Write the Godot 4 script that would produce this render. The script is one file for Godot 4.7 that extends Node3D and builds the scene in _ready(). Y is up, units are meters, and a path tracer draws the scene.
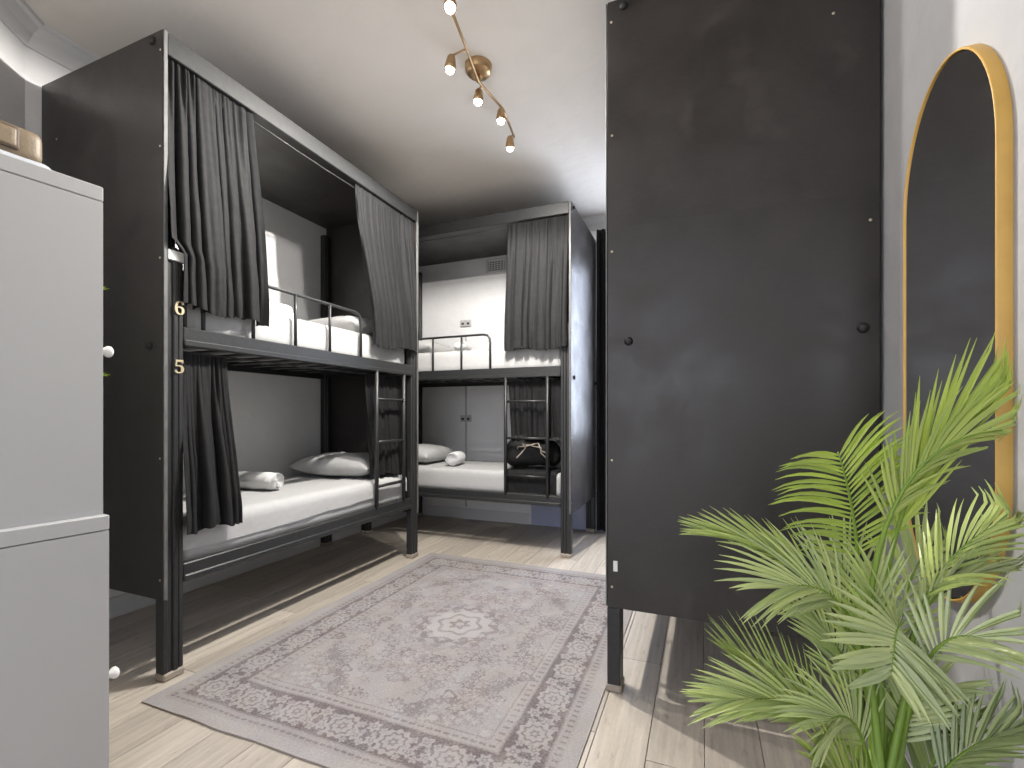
extends Node3D
# A dormitory room with three curtained black bunks, a faded rug, an arched mirror and a palm.

var M := {}
var taken := {}
var rng := RandomNumberGenerator.new()
var noise := FastNoiseLite.new()

const ROOM_LEFT := -3.222
const ROOM_RIGHT := 0.60
const ROOM_BACK := -4.81
const ROOM_FRONT := 1.70
const CEILING := 3.20
const FRONT_FILL := 3.4  # energy of the fill light added behind the camera
const BACK := 5.5
const SPOT := [0.8, 1.2, 5.0, 0.9, 1.4]
const BUNK_LENGTH := 2.03
const BUNK_WIDTH := 0.985

# ---------------------------------------------------------------- scene tree helpers
func numbered(called: String) -> String:
	if not taken.has(called):
		taken[called] = 0
		return called
	taken[called] += 1
	return "%s_%03d" % [called, taken[called]]

func tag(o: Node, label: String, category: String, group := "") -> Node:
	o.set_meta("label", label)
	o.set_meta("category", category)
	if group != "":
		o.set_meta("group", group)
	return o

func thing(called: String, label: String, category: String, at := Vector3.ZERO, turn := 0.0, group := "") -> Node3D:
	var o := Node3D.new()
	o.name = numbered(called)
	add_child(o)
	o.position = at
	o.rotation.y = turn
	tag(o, label, category, group)
	return o

func put(called: String, mesh: Mesh, mat: Material, parent: Node, at := Vector3.ZERO) -> MeshInstance3D:
	var o := MeshInstance3D.new()
	o.mesh = mesh
	o.material_override = mat
	o.name = numbered(called) if parent == self else called
	o.cast_shadow = GeometryInstance3D.SHADOW_CASTING_SETTING_ON
	parent.add_child(o, true)
	o.position = at
	return o

func struct(called: String, mesh: Mesh, mat: Material, parent: Node = self) -> MeshInstance3D:
	var o := put(called, mesh, mat, parent)
	if parent == self:
		o.set_meta("kind", "structure")
	return o

# ---------------------------------------------------------------- mesh helpers
func begin(smooth := false) -> SurfaceTool:
	var st := SurfaceTool.new()
	st.begin(Mesh.PRIMITIVE_TRIANGLES)
	st.set_smooth_group(0 if smooth else -1)
	return st

func done(st: SurfaceTool) -> ArrayMesh:
	st.generate_normals()
	return st.commit()

func tri(st: SurfaceTool, a: Vector3, b: Vector3, c: Vector3, n: Vector3) -> void:
	if (b - a).cross(c - a).dot(n) > 0.0:
		st.add_vertex(a); st.add_vertex(c); st.add_vertex(b)
	else:
		st.add_vertex(a); st.add_vertex(b); st.add_vertex(c)

func quad(st: SurfaceTool, a: Vector3, b: Vector3, c: Vector3, d: Vector3, n: Vector3) -> void:
	tri(st, a, b, c, n)
	tri(st, a, c, d, n)

# a box with chamfered edges
func box(st: SurfaceTool, c: Vector3, s: Vector3, bev := 0.003, tf := Transform3D.IDENTITY) -> void:
	var h := s * 0.5
	bev = minf(bev, minf(h.x, minf(h.y, h.z)) * 0.49)
	var p := {}
	for sx: int in [-1, 1]:
		for sy: int in [-1, 1]:
			for sz: int in [-1, 1]:
				var k := Vector3(sx, sy, sz)
				for ax in 3:
					var q := h - Vector3.ONE * bev
					q[ax] = h[ax]
					p[[sx, sy, sz, ax]] = tf * (c + q * k)
				tri(st, p[[sx, sy, sz, 0]], p[[sx, sy, sz, 1]], p[[sx, sy, sz, 2]], tf.basis * k)
	for ax in 3:
		var a1 := (ax + 1) % 3
		var a2 := (ax + 2) % 3
		for s0: int in [-1, 1]:
			var n := Vector3.ZERO
			n[ax] = s0
			var ring := []
			for e: Array in [[-1, -1], [1, -1], [1, 1], [-1, 1]]:
				var k := [0, 0, 0]
				k[ax] = s0; k[a1] = e[0]; k[a2] = e[1]
				ring.append(p[[k[0], k[1], k[2], ax]])
			quad(st, ring[0], ring[1], ring[2], ring[3], tf.basis * n)
		for e1: int in [-1, 1]:
			for e2: int in [-1, 1]:
				var n := Vector3.ZERO
				n[a1] = e1; n[a2] = e2
				var k := [0, 0, 0]
				k[ax] = -1; k[a1] = e1; k[a2] = e2
				var l := k.duplicate()
				l[ax] = 1
				quad(st, p[[k[0], k[1], k[2], a1]], p[[l[0], l[1], l[2], a1]], p[[l[0], l[1], l[2], a2]], p[[k[0], k[1], k[2], a2]], tf.basis * n)

func box_mesh(c: Vector3, s: Vector3, bev := 0.003) -> ArrayMesh:
	var st := begin()
	box(st, c, s, bev)
	return done(st)

func tube(st: SurfaceTool, pts: Array, r0: float, r1 := -1.0, sides := 10) -> void:
	if r1 < 0.0:
		r1 = r0
	var rings := []
	var up := Vector3.UP
	var t0: Vector3 = (pts[1] - pts[0]).normalized()
	if absf(t0.dot(up)) > 0.9:
		up = Vector3.RIGHT
	var side := t0.cross(up).normalized()
	for i in pts.size():
		var t: Vector3
		if i == 0: t = pts[1] - pts[0]
		elif i == pts.size() - 1: t = pts[i] - pts[i - 1]
		else: t = (pts[i + 1] - pts[i]).normalized() + (pts[i] - pts[i - 1]).normalized()
		t = t.normalized()
		side = (side - t * side.dot(t)).normalized()
		var other := t.cross(side)
		var r := lerpf(r0, r1, float(i) / (pts.size() - 1))
		var ring := []
		for k in sides:
			var a := TAU * k / sides
			ring.append(pts[i] + (side * cos(a) + other * sin(a)) * r)
		rings.append(ring)
	for i in pts.size() - 1:
		var mid: Vector3 = (pts[i] + pts[i + 1]) * 0.5
		for k in sides:
			var l := (k + 1) % sides
			var n: Vector3 = (rings[i][k] + rings[i + 1][l]) * 0.5 - mid
			quad(st, rings[i][k], rings[i][l], rings[i + 1][l], rings[i + 1][k], n)
	for e: int in [0, pts.size() - 1]:
		var n: Vector3 = pts[0] - pts[1] if e == 0 else pts[e] - pts[e - 1]
		for k in sides:
			tri(st, pts[e], rings[e][k], rings[e][(k + 1) % sides], n)

func tube_mesh(pts: Array, r0: float, r1 := -1.0, sides := 10) -> ArrayMesh:
	var st := begin(true)
	tube(st, pts, r0, r1, sides)
	return done(st)

# profile of (radius, height) turned about the y axis of tf
func lathe(st: SurfaceTool, prof: Array, segs := 20, tf := Transform3D.IDENTITY) -> void:
	for i in prof.size() - 1:
		var a: Vector2 = prof[i]
		var b: Vector2 = prof[i + 1]
		var nd := Vector2(b.y - a.y, a.x - b.x)
		for k in segs:
			var p := TAU * k / segs
			var q := TAU * (k + 1) / segs
			var m := (p + q) * 0.5
			var n := tf.basis * Vector3(nd.x * cos(m), nd.y, nd.x * sin(m))
			var c0 := Vector3(cos(p), 0, sin(p))
			var c1 := Vector3(cos(q), 0, sin(q))
			var v0 := tf * (c0 * a.x + Vector3(0, a.y, 0))
			var v1 := tf * (c1 * a.x + Vector3(0, a.y, 0))
			var v2 := tf * (c1 * b.x + Vector3(0, b.y, 0))
			var v3 := tf * (c0 * b.x + Vector3(0, b.y, 0))
			if a.x > 1e-5: tri(st, v0, v1, v2, n)
			if b.x > 1e-5: tri(st, v0, v2, v3, n)

func lathe_mesh(prof: Array, segs := 20, tf := Transform3D.IDENTITY) -> ArrayMesh:
	var st := begin(true)
	lathe(st, prof, segs, tf)
	return done(st)

# a grid of points turned into a sheet of cloth with a little thickness
func sheet(rows: Array, thick := 0.003) -> ArrayMesh:
	var st := begin(true)
	var nr := rows.size()
	var nc: int = rows[0].size()
	var nor := []
	for i in nr:
		var l := []
		for j in nc:
			var a: Vector3 = rows[mini(i + 1, nr - 1)][j] - rows[maxi(i - 1, 0)][j]
			var b: Vector3 = rows[i][mini(j + 1, nc - 1)] - rows[i][maxi(j - 1, 0)]
			l.append(a.cross(b).normalized())
		nor.append(l)
	for s: int in [1, -1]:
		for i in nr - 1:
			for j in nc - 1:
				var q := []
				for e: Array in [[i, j], [i + 1, j], [i + 1, j + 1], [i, j + 1]]:
					q.append(rows[e[0]][e[1]] + nor[e[0]][e[1]] * (thick * 0.5 * s))
				quad(st, q[0], q[1], q[2], q[3], nor[i][j] * s)
	return done(st)

# a soft block: a rounded box with shallow lumps
func soft_box(size: Vector3, r: float, n: Vector3i, amp := 0.0, freq := 6.0, seed_at := Vector3.ZERO) -> ArrayMesh:
	var st := begin(true)
	var h := size * 0.5
	for ax in 3:
		var a1 := (ax + 1) % 3
		var a2 := (ax + 2) % 3
		for s0: int in [-1, 1]:
			var grid := []
			for i in n[a1] + 1:
				var l := []
				for j in n[a2] + 1:
					var p := Vector3.ZERO
					p[ax] = h[ax] * s0
					# more lines near the edges
					p[a1] = h[a1] * sin(PI * 0.5 * (2.0 * i / n[a1] - 1.0))
					p[a2] = h[a2] * sin(PI * 0.5 * (2.0 * j / n[a2] - 1.0))
					var inner := p.clamp(-(h - Vector3.ONE * r), h - Vector3.ONE * r)
					var d := (p - inner).normalized()
					var q := inner + d * r
					if amp > 0.0:
						q += d * amp * noise.get_noise_3dv((q + seed_at) * freq * 10.0)
					l.append(q)
				grid.append(l)
			var nv := Vector3.ZERO
			nv[ax] = s0
			for i in n[a1]:
				for j in n[a2]:
					quad(st, grid[i][j], grid[i + 1][j], grid[i + 1][j + 1], grid[i][j + 1], nv)
	return done(st)

func pillow_mesh(sx: float, sz: float, t: float, seed_at: Vector3) -> ArrayMesh:
	var st := begin(true)
	var n := 22
	for s: int in [1, -1]:
		var g := []
		for i in n + 1:
			var l := []
			for j in n + 1:
				var u := sin(PI * 0.5 * (2.0 * i / n - 1.0))
				var v := sin(PI * 0.5 * (2.0 * j / n - 1.0))
				var k := pow((1.0 - pow(absf(u), 4.0)) * (1.0 - pow(absf(v), 4.0)), 0.42)
				var pinch := 1.0 - 0.07 * (1.0 - u * u) * absf(v) - 0.07 * (1.0 - v * v) * absf(u)
				var y := t * 0.5 * k * s
				y += 0.012 * k * s * noise.get_noise_3d(u * 60.0 + seed_at.x, v * 60.0, seed_at.z)
				l.append(Vector3(u * sx * 0.5 * pinch, y, v * sz * 0.5 * pinch))
			g.append(l)
		for i in n:
			for j in n:
				quad(st, g[i][j], g[i + 1][j], g[i + 1][j + 1], g[i][j + 1], Vector3(0, s, 0))
	return done(st)

# rolled towel: a spiral of cloth with thickness, axis along x
func towel_mesh(length: float, r: float, sd: float) -> ArrayMesh:
	var rows := []
	var turns := 5.0
	var nt := 90
	for i in nt + 1:
		var a := TAU * turns * i / nt
		var rad := lerpf(r * 0.12, r, float(i) / nt)
		var l := []
		for j in 15:
			var u := 2.0 * j / 14.0 - 1.0
			var w := rad * (1.0 - 0.10 * pow(absf(u), 6.0)) + 0.006 * noise.get_noise_3d(u * 40.0 + sd, a * 8.0, sd)
			l.append(Vector3(u * length * 0.5 * (1.0 - 0.03 * (1.0 - float(i) / nt)), sin(a) * w * 0.96, cos(a) * w))
		rows.append(l)
	var st := SurfaceTool.new()
	st.begin(Mesh.PRIMITIVE_TRIANGLES)
	st.append_from(sheet(rows, 0.011), 0, Transform3D.IDENTITY)
	st.append_from(lathe_mesh([Vector2(0.0, -length * 0.470), Vector2(r * 0.90, -length * 0.466), Vector2(r * 0.92, 0.0), Vector2(r * 0.90, length * 0.466), Vector2(0.0, length * 0.470)], 24, Transform3D(Basis(Vector3.BACK, PI * 0.5), Vector3.ZERO)), 0, Transform3D.IDENTITY)
	return st.commit()

# ---------------------------------------------------------------- materials
func noise_tex(freq: float, lo: Color, hi: Color, size := 256, oct := 4, sd := 1) -> NoiseTexture2D:
	var n := FastNoiseLite.new()
	n.noise_type = FastNoiseLite.TYPE_SIMPLEX_SMOOTH
	n.frequency = freq
	n.fractal_octaves = oct
	n.seed = sd
	var t := NoiseTexture2D.new()
	t.width = size; t.height = size
	t.seamless = true
	t.noise = n
	var g := Gradient.new()
	g.set_color(0, lo); g.set_color(1, hi)
	t.color_ramp = g
	return t

func bump_tex(freq: float, size := 256, strength := 4.0, sd := 3) -> NoiseTexture2D:
	var n := FastNoiseLite.new()
	n.frequency = freq
	n.fractal_octaves = 4
	n.seed = sd
	var t := NoiseTexture2D.new()
	t.width = size; t.height = size
	t.seamless = true
	t.as_normal_map = true
	t.bump_strength = strength
	t.noise = n
	return t

func plain(c: Color, rough := 0.6, metal := 0.0) -> StandardMaterial3D:
	var m := StandardMaterial3D.new()
	m.albedo_color = c
	m.roughness = rough
	m.metallic = metal
	return m

func textured(lo: Color, hi: Color, freq: float, scale: float, rough: float, bump := 0.0, bfreq := 0.05, sd := 1) -> StandardMaterial3D:
	var m := StandardMaterial3D.new()
	m.albedo_texture = noise_tex(freq, lo, hi, 256, 4, sd)
	m.roughness = rough
	m.uv1_triplanar = true
	m.uv1_world_triplanar = true
	m.uv1_scale = Vector3.ONE * scale
	if bump > 0.0:
		m.normal_enabled = true
		m.normal_texture = bump_tex(bfreq, 256, 4.0, sd + 7)
		m.normal_scale = bump
	return m

func make_materials() -> void:
	M.wall_toned_down = textured(Color(0.645, 0.645, 0.655), Color(0.675, 0.675, 0.68), 0.02, 0.7, 0.75, 0.12, 0.06, 2)  # same wall paint, darkened to offset strong lamplight on the right wall
	M.wall = textured(Color(0.91, 0.91, 0.915), Color(0.935, 0.935, 0.94), 0.02, 0.7, 0.75, 0.12, 0.06, 2)
	M.ceiling = textured(Color(0.89, 0.865, 0.835), Color(0.91, 0.885, 0.855), 0.012, 0.5, 0.8, 0.08, 0.05, 5)
	M.trim = plain(Color(0.84, 0.84, 0.84), 0.45)
	M.daylight_blue = textured(Color(0.66, 0.68, 0.79), Color(0.69, 0.71, 0.81), 0.02, 1.0, 0.6, 0.1, 0.06, 4)  # blue of the daylight on the lower wall, put into the colour
	M.board = board_material()
	M.board_edge = textured(Color(0.34, 0.34, 0.34), Color(0.43, 0.43, 0.425), 0.02, 2.0, 0.6, 0.0, 0.05, 8)
	M.steel = textured(Color(0.145, 0.148, 0.152), Color(0.185, 0.188, 0.192), 0.03, 3.0, 0.42, 0.10, 0.12, 9)
	M.bolt = plain(Color(0.09, 0.09, 0.09), 0.5)
	M.screw = plain(Color(0.80, 0.76, 0.66), 0.3, 0.8)
	M.brass = plain(Color(0.88, 0.82, 0.68), 0.35, 0.7)
	M.lamp_metal = plain(Color(0.72, 0.60, 0.45), 0.32, 0.95)
	M.rubber = plain(Color(0.62, 0.58, 0.53), 0.6)
	M.tape = plain(Color(0.88, 0.88, 0.87), 0.5)
	M.curtain = cloth_material(Color(0.115, 0.115, 0.12), Color(0.15, 0.15, 0.155), 0.72, 0.03)
	M.black_cloth = cloth_material(Color(0.095, 0.095, 0.10), Color(0.13, 0.13, 0.135), 0.7, 0.03)
	M.sheet = cloth_material(Color(0.71, 0.71, 0.71), Color(0.74, 0.74, 0.74), 0.85, 0.1)
	M.towel = cloth_material(Color(0.88, 0.88, 0.88), Color(0.93, 0.93, 0.93), 0.95, 0.3)
	M.cabinet = plain(Color(0.655, 0.655, 0.655), 0.4)
	M.cabinet_top = plain(Color(0.665, 0.665, 0.665), 0.38)
	M.knob = plain(Color(0.90, 0.90, 0.89), 0.3)
	M.gold = plain(Color(0.86, 0.66, 0.30), 0.36, 0.55)
	M.gold_side = textured(Color(0.77, 0.61, 0.31), Color(0.82, 0.66, 0.34), 0.02, 2.0, 0.42, 0.0, 0.05, 12)
	M.mirror = plain(Color(0.93, 0.93, 0.93), 0.015, 1.0)
	M.tan = textured(Color(0.44, 0.385, 0.31), Color(0.50, 0.44, 0.36), 0.03, 4.0, 0.5, 0.15, 0.1, 14)
	M.tan_dark = plain(Color(0.30, 0.24, 0.18), 0.6)
	M.bag = plain(Color(0.72, 0.74, 0.77), 0.25)
	M.stalk = plain(Color(0.45, 0.56, 0.20), 0.5)
	M.soil = textured(Color(0.14, 0.10, 0.07), Color(0.22, 0.16, 0.11), 0.06, 8.0, 0.95, 0.8, 0.1, 16)
	M.pot = textured(Color(0.80, 0.79, 0.77), Color(0.86, 0.85, 0.83), 0.03, 3.0, 0.5, 0.1, 0.1, 18)
	M.plate = plain(Color(0.74, 0.74, 0.74), 0.35)
	M.socket_dark = plain(Color(0.16, 0.16, 0.16), 0.6)
	M.glass = plain(Color(0.95, 0.97, 1.0, 0.08), 0.02)
	M.glass.transparency = BaseMaterial3D.TRANSPARENCY_ALPHA
	M.rug_back = plain(Color(0.55, 0.51, 0.47), 0.95)
	M.bulb = plain(Color(1, 1, 1), 0.3)
	M.bulb.emission_enabled = true
	M.bulb.emission = Color(1.0, 0.97, 0.92)
	M.bulb.emission_energy_multiplier = 14.0
	M.leaf = StandardMaterial3D.new()
	M.leaf.vertex_color_use_as_albedo = true
	M.leaf.roughness = 0.32
	M.leaf.backlight_enabled = true
	M.leaf.backlight = Color(0.36, 0.44, 0.10)
	M.leaf.cull_mode = BaseMaterial3D.CULL_DISABLED

# black satin board with faint wiping scuffs in its gloss and a fine brushed grain
func board_material() -> StandardMaterial3D:
	var w := 512
	var img := Image.create(w, w, false, Image.FORMAT_RGB8)
	var ro := Image.create(w, w, false, Image.FORMAT_RGB8)
	var n1 := FastNoiseLite.new()
	n1.frequency = 0.012; n1.fractal_octaves = 4; n1.seed = 31
	var n2 := FastNoiseLite.new()
	n2.frequency = 0.25; n2.fractal_octaves = 2; n2.seed = 32
	for y in w:
		for x in w:
			var a := n1.get_noise_2d(x, y)
			var f := n2.get_noise_2d(x * 0.35, y)
			# arcs left by a cloth that wiped the board
			var dx := x - 300.0
			var dy := y - 380.0
			var rr := sqrt(dx * dx + dy * dy)
			var arc := maxf(0.0, sin(rr * 0.11 + a * 3.0)) * smoothstep(230.0, 90.0, rr) * maxf(0.0, n1.get_noise_2d(x + 700.0, y))
			var v := 0.170 + 0.035 * a + 0.014 * f + 0.10 * arc
			img.set_pixel(x, y, Color(v * 1.05, v * 0.975, v * 0.95))
			var g := clampf(0.44 + 0.16 * a + 0.06 * f + 0.16 * arc, 0.2, 0.8)
			ro.set_pixel(x, y, Color(g, g, g))
	var m := StandardMaterial3D.new()
	m.albedo_texture = ImageTexture.create_from_image(img)
	m.roughness = 1.0
	m.roughness_texture = ImageTexture.create_from_image(ro)
	m.uv1_triplanar = true
	m.uv1_scale = Vector3.ONE * 0.5
	m.metallic_specular = 0.5
	return m

func cloth_material(lo: Color, hi: Color, rough: float, rim: float) -> StandardMaterial3D:
	var m := textured(lo, hi, 0.03, 2.5, rough, 0.10, 0.2, 20)
	m.rim_enabled = true
	m.rim = rim
	m.rim_tint = 0.5
	m.metallic_specular = 0.3
	return m

func plank_materials() -> Array:
	var out := []
	var n1 := FastNoiseLite.new()
	n1.frequency = 0.02; n1.fractal_octaves = 4
	var n2 := FastNoiseLite.new()
	n2.frequency = 0.12; n2.fractal_octaves = 2
	for k in 4:
		n1.seed = 50 + k
		n2.seed = 90 + k
		var img := Image.create(96, 640, false, Image.FORMAT_RGB8)
		for y in 640:
			for x in 96:
				var warp := n1.get_noise_2d(x * 1.2, y * 0.25) * 9.0
				var g := n1.get_noise_2d(x * 3.2 + warp, y * 0.16)
				var f := n2.get_noise_2d(x * 5.0, y * 0.35)
				var knot := n1.get_noise_2d(x * 2.0 + 900.0, y * 0.6)
				var v := 0.745 + 0.075 * g + 0.03 * f
				if knot > 0.42:
					v -= (knot - 0.42) * 0.35
				img.set_pixel(x, y, Color(v * 1.0, v * 0.95, v * 0.885))
		img.generate_mipmaps()
		var tex := ImageTexture.create_from_image(img)
		for tint: float in [0.90, 0.95, 1.0]:
			var m := StandardMaterial3D.new()
			m.albedo_texture = tex
			m.albedo_color = Color(tint, tint, tint)
			m.roughness = 0.5
			out.append(m)
	return out

# a faded oriental carpet: dyed pattern stamped into a field of darkness, then worn
var rt: PackedFloat32Array
const RW := 708
const RH := 900

func stamp(cx: float, cy: float, r: float, petals: int, amp: float, lo: float, val: float, edge := 1.3, turn := 0.0) -> void:
	# fills between lo*r and r of a petalled outline with value val
	var x0 := maxi(0, int(cx - r * 1.4))
	var x1 := mini(RW - 1, int(cx + r * 1.4))
	var y0 := maxi(0, int(cy - r * 1.4))
	var y1 := mini(RH - 1, int(cy + r * 1.4))
	for y in range(y0, y1 + 1):
		for x in range(x0, x1 + 1):
			var dx := x - cx
			var dy := y - cy
			var d := sqrt(dx * dx + dy * dy)
			if d > r * 1.4:
				continue
			var lim := r * (1.0 + amp * cos(atan2(dy, dx) * petals + turn))
			var k := clampf((lim - d) / edge, 0.0, 1.0)
			if lo > 0.0:
				k *= clampf((d - lim * lo) / edge, 0.0, 1.0)
			if k > 0.0:
				var i := y * RW + x
				rt[i] = lerpf(rt[i], val, k)

func line_stamp(x0: float, y0: float, x1: float, y1: float, w: float, val: float, wob: float, sd: float) -> void:
	var n := int(Vector2(x1 - x0, y1 - y0).length() / (w * 0.7)) + 1
	var side := Vector2(y0 - y1, x1 - x0).normalized()
	for i in n + 1:
		var t := float(i) / n
		var o := sin(t * 9.0 + sd) * wob * sin(t * PI)
		stamp(lerpf(x0, x1, t) + side.x * o, lerpf(y0, y1, t) + side.y * o, w, 1, 0.0, 0.0, val)

func mirrored(f: Callable) -> void:
	for mx: int in [0, 1]:
		for my: int in [0, 1]:
			f.call(func(x: float) -> float: return x if mx == 0 else RW - x, func(y: float) -> float: return y if my == 0 else RH - y)

func rug_texture() -> ImageTexture:
	rt = PackedFloat32Array()
	rt.resize(RW * RH)
	var r := RandomNumberGenerator.new()
	r.seed = 7
	for y in RH:
		var ey := minf(y, RH - 1 - y)
		for x in RW:
			var e := minf(minf(x, RW - 1 - x), ey) / 4.0 # cm from the edge
			var v := 0.24
			if e < 5.5: v = 0.16
			elif e < 10.0: v = 0.26
			elif e < 10.6: v = 0.5
			elif e < 27.0: v = 0.80
			elif e < 27.6: v = 0.45
			elif e < 32.5: v = 0.22
			elif e < 33.1: v = 0.48
			rt[y * RW + x] = v
	# guard stripes of small knots
	for side in 4:
		var span := RW if side < 2 else RH
		for g: Array in [[31.0, 13.0, 4.0, 0.62], [120.0, 15.0, 4.5, 0.58]]:
			var s: float = g[0]
			while s < span - g[0]:
				var ex: float = g[0] if side % 2 == 0 else ((RH if side < 2 else RW) - g[0])
				if side < 2: stamp(s, ex, g[2], 2, 0.4, 0.0, g[3])
				else: stamp(ex, s, g[2], 2, 0.4, 0.0, g[3])
				s += g[1]
	# rosettes and leaves in the main border
	for side in 4:
		var span := float(RW if side < 2 else RH)
		var far := float(RH if side < 2 else RW)
		var c := 75.0 if side % 2 == 0 else far - 75.0
		var count := int(round((span - 150.0) / 92.0))
		for i in count + 1:
			var s := 75.0 + (span - 150.0) * i / count
			var p := Vector2(s, c) if side < 2 else Vector2(c, s)
			stamp(p.x, p.y, 27.0, 11, 0.08, 0.0, 0.16)
			stamp(p.x, p.y, 20.0, 9, 0.10, 0.74, 0.60)
			stamp(p.x, p.y, 8.0, 6, 0.2, 0.0, 0.55)
			stamp(p.x, p.y, 4.0, 1, 0.0, 0.0, 0.15)
			if i == count: continue
			var m := s + (span - 150.0) / count * 0.5
			for q: Array in [[0.0, -17.0, 11.0], [-14.0, 10.0, 10.0], [14.0, 10.0, 10.0], [-20.0, -14.0, 7.0], [20.0, -14.0, 7.0], [0.0, 19.0, 7.0], [-9.0, -2.0, 5.0], [10.0, -3.0, 5.0], [-26.0, 24.0, 6.0], [26.0, 24.0, 6.0], [-24.0, 2.0, 5.0], [25.0, 0.0, 5.0]]:
				var a: float = m + q[0]
				var b: float = c + q[1]
				var z := Vector2(a, b) if side < 2 else Vector2(b, a)
				stamp(z.x, z.y, q[2], 4 + r.randi() % 3, 0.22, 0.0, 0.20, 1.3, r.randf() * 6.0)
				stamp(z.x, z.y, q[2] * 0.5, 5, 0.2, 0.3, 0.55)
	# spandrels: dark leafy scrolls in the corners of the field
	for k in 46:
		var t := r.randf()
		var cx := 140.0 + 150.0 * t + r.randf_range(-12, 12)
		var cy := 140.0 + 170.0 * (1.0 - t) * (1.0 - 0.3 * t) + r.randf_range(-14, 14)
		var rad := r.randf_range(4.0, 10.0)
		var pet := 3 + r.randi() % 4
		var tn := r.randf() * 6.0
		mirrored(func(fx: Callable, fy: Callable) -> void: stamp(fx.call(cx), fy.call(cy), rad, pet, 0.4, 0.0, 0.62, 1.3, tn))
		if k % 2 == 0:
			mirrored(func(fx: Callable, fy: Callable) -> void: stamp(fx.call(cx), fy.call(cy), rad * 0.45, pet, 0.3, 0.0, 0.14, 1.3, tn))
	for k in 34:
		var cx := r.randf_range(140.0, 250.0)
		var cy := r.randf_range(140.0, 380.0 - cx)
		var rad := r.randf_range(7.0, 15.0)
		mirrored(func(fx: Callable, fy: Callable) -> void: stamp(fx.call(cx), fy.call(cy), rad, 6, 0.2, 0.72, 0.42); stamp(fx.call(cx), fy.call(cy), rad * 0.5, 5, 0.3, 0.0, 0.10))
	# sprigs through the field
	for k in 95:
		var cx := r.randf_range(138.0, 354.0)
		var cy := r.randf_range(150.0, 450.0)
		if cx + cy < 370.0: continue
		var rad := r.randf_range(6.0, 15.0)
		var val := r.randf_range(0.45, 0.78)
		var pet := 3 + r.randi() % 5
		mirrored(func(fx: Callable, fy: Callable) -> void: stamp(fx.call(cx), fy.call(cy), rad, pet, 0.3, 0.6, val))
		var ax := cx + r.randf_range(-50, 50)
		var ay := cy + r.randf_range(-50, 50)
		mirrored(func(fx: Callable, fy: Callable) -> void: line_stamp(fx.call(cx), fy.call(cy), fx.call(ax), fy.call(ay), 1.6, val * 0.85, 8.0, cx))
	# medallion
	var mx := RW * 0.5
	var my := RH * 0.5
	stamp(mx, my, 120.0, 8, 0.10, 0.90, 0.40)
	stamp(mx, my, 92.0, 12, 0.07, 0.84, 0.62)
	stamp(mx, my, 70.0, 10, 0.07, 0.0, 0.10)
	stamp(mx, my, 50.0, 6, 0.12, 0.80, 0.50)
	stamp(mx, my, 22.0, 6, 0.25, 0.0, 0.55)
	stamp(mx, my, 10.0, 6, 0.2, 0.0, 0.15)
	for k in 16:
		var a := TAU * k / 16.0
		stamp(mx + cos(a) * 104.0, my + sin(a) * 104.0, 9.0, 4, 0.3, 0.0, 0.55)
		stamp(mx + cos(a) * 78.0, my + sin(a) * 78.0, 6.0, 3, 0.4, 0.0, 0.16)
	for sgn: int in [-1, 1]:
		stamp(mx, my + sgn * 150.0, 26.0, 4, 0.25, 0.65, 0.5)
		stamp(mx, my + sgn * 150.0, 11.0, 6, 0.2, 0.0, 0.5)
		stamp(mx, my + sgn * 190.0, 12.0, 4, 0.3, 0.0, 0.42)
	# wear: patches rubbed pale, grain of the pile, a drift of hue
	var n1 := FastNoiseLite.new()
	n1.frequency = 0.012; n1.fractal_octaves = 4; n1.seed = 71
	var n2 := FastNoiseLite.new()
	n2.frequency = 0.28; n2.fractal_octaves = 2; n2.seed = 72
	var bytes := PackedByteArray()
	bytes.resize(RW * RH * 3)
	var pale := Color(0.63, 0.615, 0.608)
	var dark := Color(0.365, 0.325, 0.33)
	for y in RH:
		for x in RW:
			var a := n1.get_noise_2d(x, y)
			var f := n2.get_noise_2d(x * 0.6, y)
			var keep := clampf(0.92 + 0.38 * a + 0.40 * f, 0.40, 1.15)
			var t := clampf(rt[y * RW + x] * keep + 0.10 * f + 0.04 * a, 0.0, 1.0)
			var h := 0.012 * n1.get_noise_2d(x + 3000.0, y)
			var i := (y * RW + x) * 3
			bytes[i] = int(255.0 * clampf(lerpf(pale.r, dark.r, t) + h, 0.0, 1.0))
			bytes[i + 1] = int(255.0 * clampf(lerpf(pale.g, dark.g, t), 0.0, 1.0))
			bytes[i + 2] = int(255.0 * clampf(lerpf(pale.b, dark.b, t) - h, 0.0, 1.0))
	var img := Image.create_from_data(RW, RH, false, Image.FORMAT_RGB8, bytes)
	return ImageTexture.create_from_image(img)

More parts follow.
